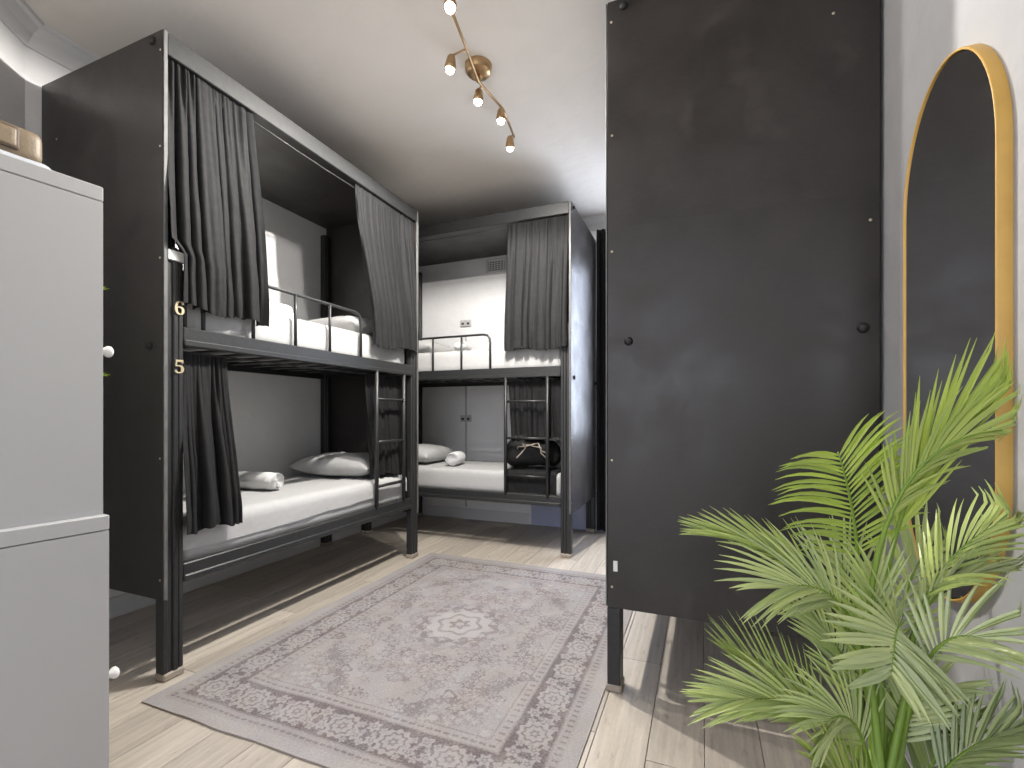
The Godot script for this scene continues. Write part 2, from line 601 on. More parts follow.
# ---------------------------------------------------------------- room
func build_room() -> void:
	var th := 0.15
	var zc := (ROOM_BACK + ROOM_FRONT) * 0.5
	var zl := ROOM_FRONT - ROOM_BACK + th * 2.0
	var xc := (ROOM_LEFT + ROOM_RIGHT) * 0.5
	var xl := ROOM_RIGHT - ROOM_LEFT
	# floor: a subfloor with planks laid over it
	var fl := struct("floor", box_mesh(Vector3(xc, -0.08, zc), Vector3(xl + 0.3, 0.12, zl), 0.0), plain(Color(0.22, 0.18, 0.15), 0.9))
	var mats := plank_materials()
	var pw := 0.19
	var pl := 1.26
	var variants := []
	var x := ROOM_LEFT
	var row := 0
	while x < ROOM_RIGHT - 0.01:
		var w := minf(pw, ROOM_RIGHT - x)
		var z := ROOM_BACK - fmod(row * 0.47, 1.0) * pl
		while z < ROOM_FRONT:
			var a := maxf(z, ROOM_BACK)
			var b := minf(z + pl, ROOM_FRONT)
			if b - a > 0.02:
				var key := "%d_%d" % [int(w * 1000.0), int((b - a) * 1000.0)]
				var st := begin()
				var g := 0.0007
				var hw := w * 0.5 - g
				var hl := (b - a) * 0.5 - g
				var bev := 0.0012
				var top := [Vector3(-hw + bev, 0, -hl + bev), Vector3(hw - bev, 0, -hl + bev), Vector3(hw - bev, 0, hl - bev), Vector3(-hw + bev, 0, hl - bev)]
				var low := [Vector3(-hw, -0.004, -hl), Vector3(hw, -0.004, -hl), Vector3(hw, -0.004, hl), Vector3(-hw, -0.004, hl)]
				var bot := [Vector3(-hw, -0.018, -hl), Vector3(hw, -0.018, -hl), Vector3(hw, -0.018, hl), Vector3(-hw, -0.018, hl)]
				var off := rng.randf()
				var uvq := func(v: Vector3) -> Vector2: return Vector2(v.x / pw + 0.5, v.z / pl + off)
				var faces := [[top[0], top[1], top[2], top[3], Vector3.UP]]
				for e in 4:
					var f := (e + 1) % 4
					var nn: Vector3 = (low[e] + low[f]) * Vector3(1, 0, 1)
					faces.append([top[e], top[f], low[f], low[e], nn.normalized() + Vector3.UP])
					faces.append([low[e], low[f], bot[f], bot[e], nn])
				for f: Array in faces:
					for t: Array in [[f[0], f[1], f[2]], [f[0], f[2], f[3]]]:
						var o: Array = t
						if (t[1] - t[0]).cross(t[2] - t[0]).dot(f[4]) > 0.0:
							o = [t[0], t[2], t[1]]
						for v: Vector3 in o:
							st.set_uv(uvq.call(v))
							st.add_vertex(v)
				put("plank", done(st), mats[rng.randi() % mats.size()], fl, Vector3(x + w * 0.5, 0.0, (a + b) * 0.5))
			z += pl
		x += pw
		row += 1
	struct("ceiling", box_mesh(Vector3(xc, CEILING + 0.1, zc), Vector3(xl + 0.3, 0.2, zl), 0.0), M.ceiling)
	struct("wall_left", box_mesh(Vector3(ROOM_LEFT - th * 0.5, CEILING * 0.5, zc), Vector3(th, CEILING, zl), 0.0), M.wall)
	struct("wall_right", box_mesh(Vector3(ROOM_RIGHT + th * 0.5, CEILING * 0.5, zc), Vector3(th, CEILING, zl), 0.0), M.wall_toned_down)
	# back wall with a window behind the right-hand bunk
	wall_with_opening("wall_back", ROOM_BACK - th * 0.5, -0.86, 0.44, 0.95, 2.75, th)
	# the wall behind the camera with a broad window added for soft fill
	wall_with_opening("wall_front", ROOM_FRONT + th * 0.5, -2.4, 0.45, 0.5, 2.75, th)
	window_unit("window_1", -0.86, 0.44, 0.95, 2.75, ROOM_BACK - 0.07)
	window_unit("added_window_2", -2.4, 0.45, 0.5, 2.75, ROOM_FRONT + 0.07)  # unseen window, added as the opening for the fill light
	# splayed wall at the near left corner
	var st := begin()
	var p0 := Vector3(ROOM_LEFT, 0, -1.30)
	var p1 := Vector3(-2.55, 0, -0.42)
	var p2 := Vector3(-2.55, 0, ROOM_FRONT)
	for e: Array in [[p0, p1], [p1, p2]]:
		var n: Vector3 = (e[1] - e[0]).cross(Vector3.UP)
		if n.x < 0: n = -n
		quad(st, e[0], e[1], e[1] + Vector3.UP * CEILING, e[0] + Vector3.UP * CEILING, n)
	quad(st, p2, Vector3(ROOM_LEFT, 0, ROOM_FRONT), Vector3(ROOM_LEFT, CEILING, ROOM_FRONT), p2 + Vector3.UP * CEILING, Vector3.BACK)
	quad(st, Vector3(ROOM_LEFT, 0, ROOM_FRONT), p0, p0 + Vector3.UP * CEILING, Vector3(ROOM_LEFT, CEILING, ROOM_FRONT), Vector3.LEFT)
	struct("wall_left_splay", done(st), M.wall)
	# cornice: a coved profile along the walls in view
	var runs := [
		["trim_1", Vector3(ROOM_LEFT, CEILING, -1.30), Vector3(ROOM_LEFT, CEILING, ROOM_BACK), Vector3.RIGHT],
		["trim_2", Vector3(ROOM_LEFT, CEILING, ROOM_BACK), Vector3(ROOM_RIGHT, CEILING, ROOM_BACK), Vector3.BACK],
		["trim_3", Vector3(ROOM_RIGHT, CEILING, ROOM_BACK), Vector3(ROOM_RIGHT, CEILING, ROOM_FRONT), Vector3.LEFT],
		["trim_7", p2 + Vector3.UP * CEILING, p1 + Vector3.UP * CEILING, Vector3.RIGHT],
		["trim_4", p1 + Vector3.UP * CEILING, p0 + Vector3.UP * CEILING, (p1 - p0).cross(Vector3.UP).normalized()],
	]
	for r: Array in runs:
		var out: Vector3 = r[3]
		if r[0] == "trim_4" and out.x < 0: out = -out
		struct(r[0], cornice(r[1], r[2], out), M.trim)
	# baseboards, and an added board carrying the blue daylight
	struct("baseboard_left", box_mesh(Vector3(ROOM_LEFT + 0.008, 0.06, (-1.3 + ROOM_BACK) * 0.5), Vector3(0.016, 0.12, -ROOM_BACK - 1.3), 0.004), M.trim)
	struct("baseboard_right", box_mesh(Vector3(ROOM_RIGHT - 0.008, 0.06, zc), Vector3(0.016, 0.12, ROOM_FRONT - ROOM_BACK), 0.004), M.trim)
	struct("baseboard_back", box_mesh(Vector3((ROOM_LEFT - 1.74) * 0.5 + 0.008, 0.06, ROOM_BACK + 0.008), Vector3(-1.74 - ROOM_LEFT - 0.016, 0.12, 0.016), 0.004), M.trim)
	struct("trim_5", box_mesh(Vector3((-1.73 + ROOM_RIGHT) * 0.5, 0.20, ROOM_BACK + 0.009), Vector3(ROOM_RIGHT + 1.73 - 0.03, 0.40, 0.018), 0.004), M.daylight_blue)  # made-up board; its blue paints daylight on the wall under the bed

func cornice(a: Vector3, b: Vector3, out: Vector3) -> ArrayMesh:
	var st := begin()
	var prof := [Vector2(0.0, -0.11), Vector2(0.012, -0.11), Vector2(0.018, -0.095), Vector2(0.04, -0.055), Vector2(0.075, -0.022), Vector2(0.095, -0.016), Vector2(0.10, 0.0)]
	for i in prof.size() - 1:
		var p: Vector2 = prof[i]
		var q: Vector2 = prof[i + 1]
		var n := out * (p.y - q.y) * -1.0 + Vector3.UP * (p.x - q.x)
		quad(st, a + out * p.x + Vector3.UP * p.y, b + out * p.x + Vector3.UP * p.y, b + out * q.x + Vector3.UP * q.y, a + out * q.x + Vector3.UP * q.y, n)
	return done(st)

func wall_with_opening(called: String, z: float, x0: float, x1: float, y0: float, y1: float, th: float) -> void:
	var l := ROOM_LEFT - 0.15
	var r := ROOM_RIGHT + 0.15
	var st := begin()
	box(st, Vector3((l + x0) * 0.5, CEILING * 0.5, z), Vector3(x0 - l, CEILING, th), 0.0)
	box(st, Vector3((r + x1) * 0.5, CEILING * 0.5, z), Vector3(r - x1, CEILING, th), 0.0)
	box(st, Vector3((x0 + x1) * 0.5, y0 * 0.5, z), Vector3(x1 - x0, y0, th), 0.0)
	box(st, Vector3((x0 + x1) * 0.5, (y1 + CEILING) * 0.5, z), Vector3(x1 - x0, CEILING - y1, th), 0.0)
	struct(called, done(st), M.wall)

func window_unit(called: String, x0: float, x1: float, y0: float, y1: float, z: float) -> void:
	var o := Node3D.new()
	o.name = called
	add_child(o)
	o.set_meta("kind", "structure")
	var st := begin()
	var f := 0.05
	for e: Array in [[Vector3(x0 + f * 0.5, (y0 + y1) * 0.5, z), Vector3(f, y1 - y0, 0.06)], [Vector3(x1 - f * 0.5, (y0 + y1) * 0.5, z), Vector3(f, y1 - y0, 0.06)], [Vector3((x0 + x1) * 0.5, y0 + f * 0.5, z), Vector3(x1 - x0, f, 0.06)], [Vector3((x0 + x1) * 0.5, y1 - f * 0.5, z), Vector3(x1 - x0, f, 0.06)], [Vector3((x0 + x1) * 0.5, (y0 + y1) * 0.5, z), Vector3(f, y1 - y0, 0.05)]]:
		box(st, e[0], e[1], 0.004)
	put("window_frame", done(st), M.trim, o)
	for s: int in [0, 1]:
		var a := lerpf(x0, x1, 0.5 * s) + f * 0.5
		var b := lerpf(x0, x1, 0.5 * s + 0.5) - f * 0.5
		put("pane", box_mesh(Vector3((a + b) * 0.5, (y0 + y1) * 0.5, z), Vector3(b - a, y1 - y0 - f, 0.004), 0.0), M.glass, o)

# ---------------------------------------------------------------- bunks
# local axes: the long side to the room is x = 0, the frame runs along -z from 0, its depth goes to -x
func bunk(label: String, at: Vector3, turn: float, height: float, numbers: bool, L := BUNK_LENGTH, lads := [0.534, 0.193], guard := [0.69, 0.99, 1.27, 1.555, 1.83], W := BUNK_WIDTH) -> Node3D:
	var t := thing("bunk_bed", label, "bunk bed", at, turn, "black curtained bunk beds")
	for e: float in [-0.009, -L + 0.009]:
		var pan := put("end_panel", box_mesh(Vector3(-W * 0.5 - 0.003, (0.365 + height) * 0.5, e), Vector3(W - 0.006, height - 0.365, 0.018), 0.002), M.board, t)
		pan.set_meta("label", "black board closing the end of the bunk")
		put("edge_strip", box_mesh(Vector3(-0.001, (0.365 + height) * 0.5, e), Vector3(0.006, height - 0.37, 0.016), 0.001), M.board_edge, pan)
		# bolt heads and screws of the board
		var sgn := 1.0 if e > -1.0 else -1.0
		var face := e + sgn * 0.009
		for b: Array in [[-0.075, height - 0.035], [-0.095, 1.51], [-W + 0.05, 1.51]]:
			var st := begin(true)
			lathe(st, [Vector2(0.0, 0.016), Vector2(0.013, 0.014), Vector2(0.018, 0.008), Vector2(0.019, 0.0)], 14, Transform3D(Basis(Vector3.RIGHT, PI * 0.5 * sgn), Vector3(b[0], b[1], face)))
			put("bolt", done(st), M.bolt, pan)
		for b: Array in [[-0.022, height - 0.09], [-0.025, 1.90], [-0.025, 0.455], [-0.025, 2.40], [-0.025, 1.0], [-W + 0.028, 1.895], [-W + 0.03, 0.9], [-W + 0.14, height - 0.31]]:
			var st := begin(true)
			lathe(st, [Vector2(0.0, 0.002), Vector2(0.004, 0.0018), Vector2(0.0055, 0.0)], 8, Transform3D(Basis(Vector3.RIGHT, PI * 0.5 * sgn), Vector3(b[0], b[1], face)))
			put("screw", done(st), M.screw, pan)
	# posts: ribbed steel section
	for e: Array in [[0.0, -0.018, -1.0], [0.0, -L + 0.018, 1.0], [-W + 0.06, -0.018, -1.0], [-W + 0.06, -L + 0.018, 1.0]]:
		var st := begin()
		var x0: float = e[0]
		var z0: float = e[1]
		var d: float = e[2]
		var hp := height - 0.10
		var low := 0.03
		var split := 1.96 if x0 > -0.01 else hp
		for seg: Array in [[low, split, 0.0], [split, hp, -0.055]]:
			var y0: float = seg[0]
			var y1: float = seg[1]
			if y1 - y0 < 0.01:
				continue
			var xs: float = x0 + seg[2]
			box(st, Vector3(xs - 0.034, (y1 + y0) * 0.5, z0 + d * 0.012), Vector3(0.052, y1 - y0, 0.024), 0.003)
			box(st, Vector3(xs - 0.030, (y1 + y0) * 0.5, z0 + d * 0.036), Vector3(0.060, y1 - y0, 0.024), 0.005)
			box(st, Vector3(xs - 0.0325, (y1 + y0) * 0.5, z0 + d * 0.061), Vector3(0.055, y1 - y0, 0.026), 0.006)
		box(st, Vector3(x0 - 0.032, (0.365 + low) * 0.5, z0 - d * 0.006), Vector3(0.056, 0.335, 0.020), 0.003)
		var post := put("post", done(st), M.steel, t)
		put("foot", box_mesh(Vector3(x0 - 0.031, 0.017, z0 + d * 0.029), Vector3(0.068, 0.034, 0.094), 0.006), M.rubber, post)
	# rails of both beds
	for b: Array in [[0.42, 0.505], [1.515, 1.605]]:
		var st := begin()
		box(st, Vector3(-0.022, (b[0] + b[1]) * 0.5, -L * 0.5), Vector3(0.032, b[1] - b[0], L - 0.18), 0.005)
		box(st, Vector3(-0.012, b[0] + 0.016, -L * 0.5), Vector3(0.030, 0.032, L - 0.18), 0.006)
		put("front_rail", done(st), M.steel, t)
		put("rear_rail", box_mesh(Vector3(-W + 0.03, (b[0] + b[1]) * 0.5 - 0.01, -L * 0.5), Vector3(0.032, b[1] - b[0] - 0.02, L - 0.18), 0.004), M.steel, t)
		for e: float in [-0.06, -L + 0.06]:
			put("end_rail", box_mesh(Vector3(-W * 0.5, b[0] + 0.03, e), Vector3(W - 0.12, 0.04, 0.03), 0.004), M.steel, t)
		for k in 11:
			put("slat", box_mesh(Vector3(-W * 0.5 - 0.02, b[0] + 0.042, -0.16 - k * (L - 0.32) / 10.0), Vector3(W - 0.19, 0.014, 0.055), 0.003), M.steel, t)
	# canopy
	put("canopy_board", box_mesh(Vector3(-W * 0.5 - 0.01, height - 0.012, -L * 0.5), Vector3(W - 0.03, 0.016, L - 0.04), 0.002), M.board, t)
	put("fascia", box_mesh(Vector3(-0.021, height - 0.05, -L * 0.5), Vector3(0.036, 0.10, L - 0.037), 0.004), M.steel, t)
	put("curtain_wire", tube_mesh([Vector3(-0.05, height - 0.115, -0.02), Vector3(-0.052, height - 0.125, -L * 0.5), Vector3(-0.05, height - 0.115, -L + 0.02)], 0.004), M.steel, t)
	put("curtain_wire", tube_mesh([Vector3(-0.055, 1.495, -0.09), Vector3(-0.055, 1.49, -L * 0.5), Vector3(-0.055, 1.495, -L + 0.09)], 0.004), M.steel, t)
	# guard rail of tube with a rounded end
	var ge: float = -L + guard[0]
	var g := put("guard_rail", tube_mesh([Vector3(-0.028, 1.60, -0.11), Vector3(-0.028, 1.85, -0.11), Vector3(-0.028, 1.895, -0.122), Vector3(-0.028, 1.915, -0.15), Vector3(-0.028, 1.915, ge + 0.07), Vector3(-0.028, 1.905, ge + 0.025), Vector3(-0.028, 1.875, ge + 0.005), Vector3(-0.028, 1.835, ge), Vector3(-0.028, 1.60, ge)], 0.0105), M.steel, t)
	for k in range(1, guard.size()):
		var z: float = -L + guard[k]
		put("guard_bar", tube_mesh([Vector3(-0.028, 1.60, z), Vector3(-0.028, 1.912, z)], 0.0095), M.steel, g)
	# ladder
	var lad := Node3D.new()
	lad.name = "ladder"
	t.add_child(lad)
	var l0: float = -L + lads[0]
	var l1: float = -L + lads[1]
	for z: float in [l0, l1]:
		put("stile", tube_mesh([Vector3(-0.012, 0.49, z), Vector3(-0.012, 1.53, z)], 0.0155, -1.0, 10), M.steel, lad)
	for y: float in [0.66, 0.99, 1.31]:
		put("rung", tube_mesh([Vector3(-0.012, y, l0), Vector3(-0.012, y, l1)], 0.0115), M.steel, lad)
	if numbers:
		for e: Array in [["6", 1.686], ["5", 1.416]]:
			var tm := TextMesh.new()
			tm.text = e[0]
			var fnt := SystemFont.new()
			fnt.font_names = PackedStringArray(["Droid Serif"])
			fnt.font_weight = 700
			tm.font = fnt
			tm.font_size = 64
			tm.pixel_size = 0.00135
			tm.depth = 0.006
			var o := put("number", tm, M.brass, t, Vector3(0.003, e[1], -0.066))
			o.rotation.y = PI * 0.5
			o.set_meta("label", "small brass numeral %s screwed to the post" % e[0])
		var tp := put("tape", box_mesh(Vector3(-0.028, 1.92, -0.057), Vector3(0.068, 0.045, 0.08), 0.002), M.tape, t)
		tp.set_meta("label", "strip of white tape round the post")
	return t

# hanging curtain in a bunk's local axes: runs along z at x, gathered at the top, with folds
func curtain_mesh(z0t: float, z1t: float, z0b: float, z1b: float, top: float, bot0: float, bot1: float, xt: float, xb: float, folds: float, amp: float, sd: float, kick := 0.0) -> ArrayMesh:
	var rows := []
	var nr := 40
	var nc := int(folds * 16.0)
	for i in nr + 1:
		var v := float(i) / nr
		var l := []
		for j in nc + 1:
			var u := float(j) / nc
			var ph := u * folds + 1.5 * noise.get_noise_2d(u * 44.0 + sd * 9.0, sd) + 0.22 * noise.get_noise_2d(u * 30.0 + sd, v * 14.0) * v
			var a := amp * (0.35 + 0.65 * v) * clampf(0.85 + 1.5 * noise.get_noise_2d(u * 60.0, sd * 7.0 + v * 5.0), 0.2, 1.5)
			var w := lerpf(sin(ph * TAU * 2.0) * 0.7, sin(ph * TAU), smoothstep(0.0, 0.45, v + 0.25 * noise.get_noise_2d(u * 70.0, sd)))
			w += 0.22 * sin(ph * TAU * 2.0 + 1.0) + 0.35 * noise.get_noise_2d(u * 130.0 + sd, v * 18.0)
			var head := 1.0 - smoothstep(0.0, 0.035, v)
			var x := lerpf(xt, xb, smoothstep(0.0, 1.0, v)) + w * a * (1.0 - 0.4 * head)
			x += 0.012 * noise.get_noise_2d(u * 90.0 + sd, v * 40.0) * v
			var e := smoothstep(0.0, 1.0, pow(v, 1.0 - 0.4 * kick))
			var za := lerpf(z0t, z0b, e)
			if kick > 0.0:
				za = z0t + (z0b - z0t) * smoothstep(0.745, 0.80, v) * pow(1.0 - u, 4.0)
			var zb := lerpf(z1t, z1b, e)
			var z := lerpf(za, zb, u) + cos(ph * TAU) * a * 0.35
			var bt := lerpf(bot0, bot1, u) + 0.012 * sin(u * 9.0 + sd)
			l.append(Vector3(x, lerpf(top, bt, v) - 0.01 * absf(w) * v, z))
		rows.append(l)
	return sheet(rows, 0.0025)

func curtain(label: String, b: Node3D, mesh: ArrayMesh, mat: Material, group: String) -> void:
	var o := put("bunk_curtain", mesh, mat, self)
	o.transform = b.transform
	tag(o, label, "curtain", group)

func place(b: Node3D, called: String, mesh: Mesh, mat: Material, at: Vector3, turn: Vector3, label: String, category: String, group := "") -> MeshInstance3D:
	var o := put(called, mesh, mat, self)
	o.transform = b.transform * Transform3D(Basis.from_euler(turn), at)
	tag(o, label, category, group)
	return o

# mattress in a fitted sheet: soft block with a drooping fold of the top sheet along the side
func mattress(b: Node3D, y: float, label: String, sd: float, fold: bool, L := BUNK_LENGTH, W := BUNK_WIDTH) -> void:
	var size := Vector3(W - 0.112, 0.205, L - 0.20)
	var o := place(b, "mattress", soft_box(size, 0.045, Vector3i(26, 10, 60), 0.006, 1.1, Vector3(sd, 0, 0)), M.sheet, Vector3(-W * 0.5 + 0.004, y + size.y * 0.5, -L * 0.5), Vector3.ZERO, label, "mattress", "sheeted mattresses in the bunks")
	if fold:
		var rows := []
		var n := 70
		for i in n + 1:
			var v := float(i) / n
			var l := []
			for j in 17:
				var u := float(j) / 16.0
				var z := (0.5 - v) * size.z * 0.992
				# over the top edge, then down the side with ripples
				var drop := 0.115 + 0.012 * sin(v * 5.0 + 1.0) + 0.012 * noise.get_noise_2d(v * 60.0, sd)
				var s := u * (0.30 + drop)
				var px := size.x * 0.5 - 0.30 + s
				var py := size.y * 0.5 + 0.006
				if s > 0.26:
					var k := (s - 0.26) / 0.07
					if k < 1.0:
						px = size.x * 0.5 - 0.04 + 0.048 * sin(k * PI * 0.5)
						py = size.y * 0.5 + 0.006 - 0.048 * (1.0 - cos(k * PI * 0.5))
					else:
						px = size.x * 0.5 + 0.008
						py = size.y * 0.5 - 0.042 - (s - 0.33)
				var rip := noise.get_noise_2d(v * 130.0 + sd, u * 12.0) * 0.010 * u
				l.append(Vector3(px + maxf(rip, -0.002), py + rip * 0.3, z))
			rows.append(l)
		put("top_sheet", sheet(rows, 0.003), M.sheet, o)

# ---------------------------------------------------------------- palm
func bez(p: Array, t: float) -> Vector3:
	var a: Vector3 = p[0]
	var b: Vector3 = p[1]
	var c: Vector3 = p[2]
	return a * (1 - t) * (1 - t) + b * 2.0 * t * (1 - t) + c * t * t

func frond(parent: Node3D, p: Array, length: float, count: int, up: Vector3, sd: int, hue: float, start := 0.3, droop := 0.5, lift := 0.25, ang0 := 60.0, ang1 := 14.0, broad := 1.0) -> void:
	var r := RandomNumberGenerator.new()
	r.seed = sd
	var pts := []
	for i in 13:
		pts.append(bez(p, i / 12.0))
	var fr := Node3D.new()
	fr.name = "frond"
	parent.add_child(fr, true)
	var stm := begin(true)
	tube(stm, pts, 0.0062, 0.0014, 6)
	put("stalk", done(stm), M.stalk, fr)
	var st := begin(false)
	for side: int in [-1, 1]:
		for i in count:
			var f := (i + r.randf() * 0.3) / count
			var t := lerpf(start, 1.0, f)
			var o := bez(p, t)
			var tan := (bez(p, minf(t + 0.02, 1.0)) - bez(p, maxf(t - 0.02, 0.0))).normalized()
			var nrm := (up - tan * up.dot(tan)).normalized()
			var sv := tan.cross(nrm) * side
			var ang := deg_to_rad(lerpf(ang0, ang1, pow(f, 1.2)) + r.randf_range(-5, 5))
			var ln := length * (0.62 + 0.38 * sin(PI * clampf(0.12 + f * 0.80, 0.0, 1.0))) * r.randf_range(0.9, 1.06)
			if f > 0.85: ln *= 1.0 - (f - 0.85) * 2.2
			var dir := (tan * cos(ang) + sv * sin(ang) + nrm * (lift + r.randf_range(-0.06, 0.06))).normalized()
			var wid := 0.0105 * broad * r.randf_range(0.85, 1.12)
			var g := r.randf_range(-1.0, 1.0)
			var base_col := Color(0.47, 0.53, 0.26).lerp(Color(0.37, 0.455, 0.10), clampf(hue, 0.0, 1.0)).lerp(Color(0.15, 0.20, 0.06), clampf(-hue, 0.0, 1.0))  # negative hue paints shade into the leaf colour of the low fronds
			var col := Color(base_col.r * (1.0 + 0.20 * g), base_col.g * (1.0 + 0.17 * g), base_col.b * (1.0 + 0.12 * g))
			var q := o
			var d := dir
			var prev := []
			var segs := 6
			for k in segs + 1:
				var u := float(k) / segs
				var w := wid * (0.35 + 2.6 * u) if u < 0.25 else wid * (1.0 - pow((u - 0.25) / 0.75, 2.2)) + 0.0006
				q.x = minf(q.x, ROOM_RIGHT - 0.045 - 0.02 * u - parent.position.x)
				var across := d.cross(nrm).normalized()
				var keel := across.cross(d).normalized()
				var cur := [q - across * w * 0.5 + keel * w * 0.28, q, q + across * w * 0.5 + keel * w * 0.28]
				if k > 0:
					for e in 2:
						st.set_color(col)
						tri(st, prev[e], prev[e + 1], cur[e + 1], nrm)
						st.set_color(col)
						tri(st, prev[e], cur[e + 1], cur[e], nrm)
				prev = cur
				q += d * ln / segs
				d = (d + Vector3.DOWN * droop * (0.25 + u) / segs * 1.6).normalized()
	put("leaflets", done(st), M.leaf, fr)

func pot(parent: Node3D, r: float, h: float) -> void:
	put("pot", lathe_mesh([Vector2(0.0, 0.0), Vector2(r * 0.74, 0.0), Vector2(r * 0.78, 0.01), Vector2(r * 0.98, h - 0.02), Vector2(r, h - 0.01), Vector2(r, h), Vector2(r * 0.93, h), Vector2(r * 0.91, h - 0.04)], 32), M.pot, parent)
	put("soil", lathe_mesh([Vector2(r * 0.92, h - 0.045), Vector2(r * 0.5, h - 0.03), Vector2(0.0, h - 0.028)], 24), M.soil, parent)

# ---------------------------------------------------------------- all
func _ready() -> void:
	# camera: level, turned left of the room's long axis, lens raised a little
	var cam := Camera3D.new()
	cam.name = "camera"
	add_child(cam)
	cam.position = Vector3(0, 1.2, 0)
	cam.rotation.y = atan2(190.0, 470.0)
	var near := 0.05
	cam.set_frustum(2.0 * 384.0 / 470.0 * near, Vector2(0, 30.0 / 470.0 * near), near, 60.0)
	cam.current = true
	# air outside the windows
	var env := Environment.new()
	env.background_mode = Environment.BG_SKY
	var sky := Sky.new()
	var sm := ProceduralSkyMaterial.new()
	sm.sky_top_color = Color(0.50, 0.62, 0.85)
	sm.sky_horizon_color = Color(0.82, 0.87, 0.95)
	sm.ground_bottom_color = Color(0.40, 0.40, 0.42)
	sm.ground_horizon_color = Color(0.70, 0.72, 0.76)
	sm.sky_energy_multiplier = 1.4
	sky.sky_material = sm
	env.sky = sky
	env.tonemap_mode = Environment.TONE_MAPPER_LINEAR
	env.tonemap_exposure = 1.2
	env.sdfgi_enabled = true
	env.ssao_enabled = true
	env.ssil_enabled = true
	var we := WorldEnvironment.new()
	we.name = "world_environment"
	we.environment = env
	add_child(we)
	# daylight by the far window; soft fill light added behind the camera
	daylight("window_daylight", Vector3(-0.21, 1.85, ROOM_BACK + 0.03), Vector2(1.2, 1.7), PI, BACK, Color(0.89, 0.93, 1.0))
	daylight("added_front_fill", Vector3(-0.975, 1.625, ROOM_FRONT - 0.03), Vector2(2.75, 2.15), 0.0, FRONT_FILL, Color(1.0, 0.99, 0.985))

	rng.seed = 11
	noise.seed = 4
	noise.frequency = 0.05
	noise.fractal_octaves = 3
	make_materials()
	build_room()
	build_rug()
	build_bunks()
	build_cabinets()
	build_mirror()
	build_lamp()
	build_wall_bits()
	build_palms()

func daylight(called: String, p: Vector3, size: Vector2, turn: float, energy: float, c: Color) -> void:
	var l := AreaLight3D.new()
	l.name = called
	l.area_size = size
	l.light_energy = energy
	l.light_color = c
	l.shadow_enabled = true
	l.area_range = 12.0
	add_child(l)
	l.position = p
	l.rotation.y = turn

func build_rug() -> void:
	var rug := thing("rug", "faded grey and mauve oriental rug with a floral border on the wooden floor", "rug", Vector3(-1.275, 0, -2.36))
	var w := 1.77
	var l := 2.25
	var st := begin(true)
	var nx := 36
	var nz := 44
	var pts := []
	for i in nx + 1:
		var c := []
		for j in nz + 1:
			var u := float(i) / nx
			var v := float(j) / nz
			var y := 0.008 + 0.0015 * noise.get_noise_2d(u * 120.0, v * 120.0)
			var x := (u - 0.5) * w + 0.006 * noise.get_noise_2d(500.0, v * 70.0) * (1.0 if u < 0.5 else 0.4)
			var z := (v - 0.5) * l + 0.008 * noise.get_noise_2d(u * 70.0, 900.0)
			c.append(Vector3(x, y, z))
		pts.append(c)
	for i in nx:
		for j in nz:
			var q := [[i, j], [i + 1, j], [i + 1, j + 1], [i, j], [i + 1, j + 1], [i, j + 1]]
			if (pts[i + 1][j] - pts[i][j]).cross(pts[i + 1][j + 1] - pts[i][j]).y > 0.0:
				q = [[i, j], [i + 1, j + 1], [i + 1, j], [i, j], [i, j + 1], [i + 1, j + 1]]
			for e: Array in q:
				st.set_uv(Vector2(float(e[0]) / nx, float(e[1]) / nz))
				st.add_vertex(pts[e[0]][e[1]])
	var m := StandardMaterial3D.new()
	m.albedo_texture = rug_texture()
	m.roughness = 0.95
	m.rim_enabled = true
	m.rim = 0.2
	put("pile", done(st), m, rug)
	# bound edge and backing
	var sb := begin()
	for e: Array in [[0, 1], [1, 1], [0, 0], [1, 0]]:
		var along_x: bool = e[1] == 0
		var k := nx if along_x else nz
		for s in k:
			var a: Vector3
			var b: Vector3
			if along_x:
				a = pts[s][0 if e[0] == 0 else nz]; b = pts[s + 1][0 if e[0] == 0 else nz]
			else:
				a = pts[0 if e[0] == 0 else nx][s]; b = pts[0 if e[0] == 0 else nx][s + 1]
			quad(sb, a, b, Vector3(b.x, 0.0005, b.z), Vector3(a.x, 0.0005, a.z), Vector3(a.x, 0, a.z))
	put("bound_edge", done(sb), M.rug_back, rug)

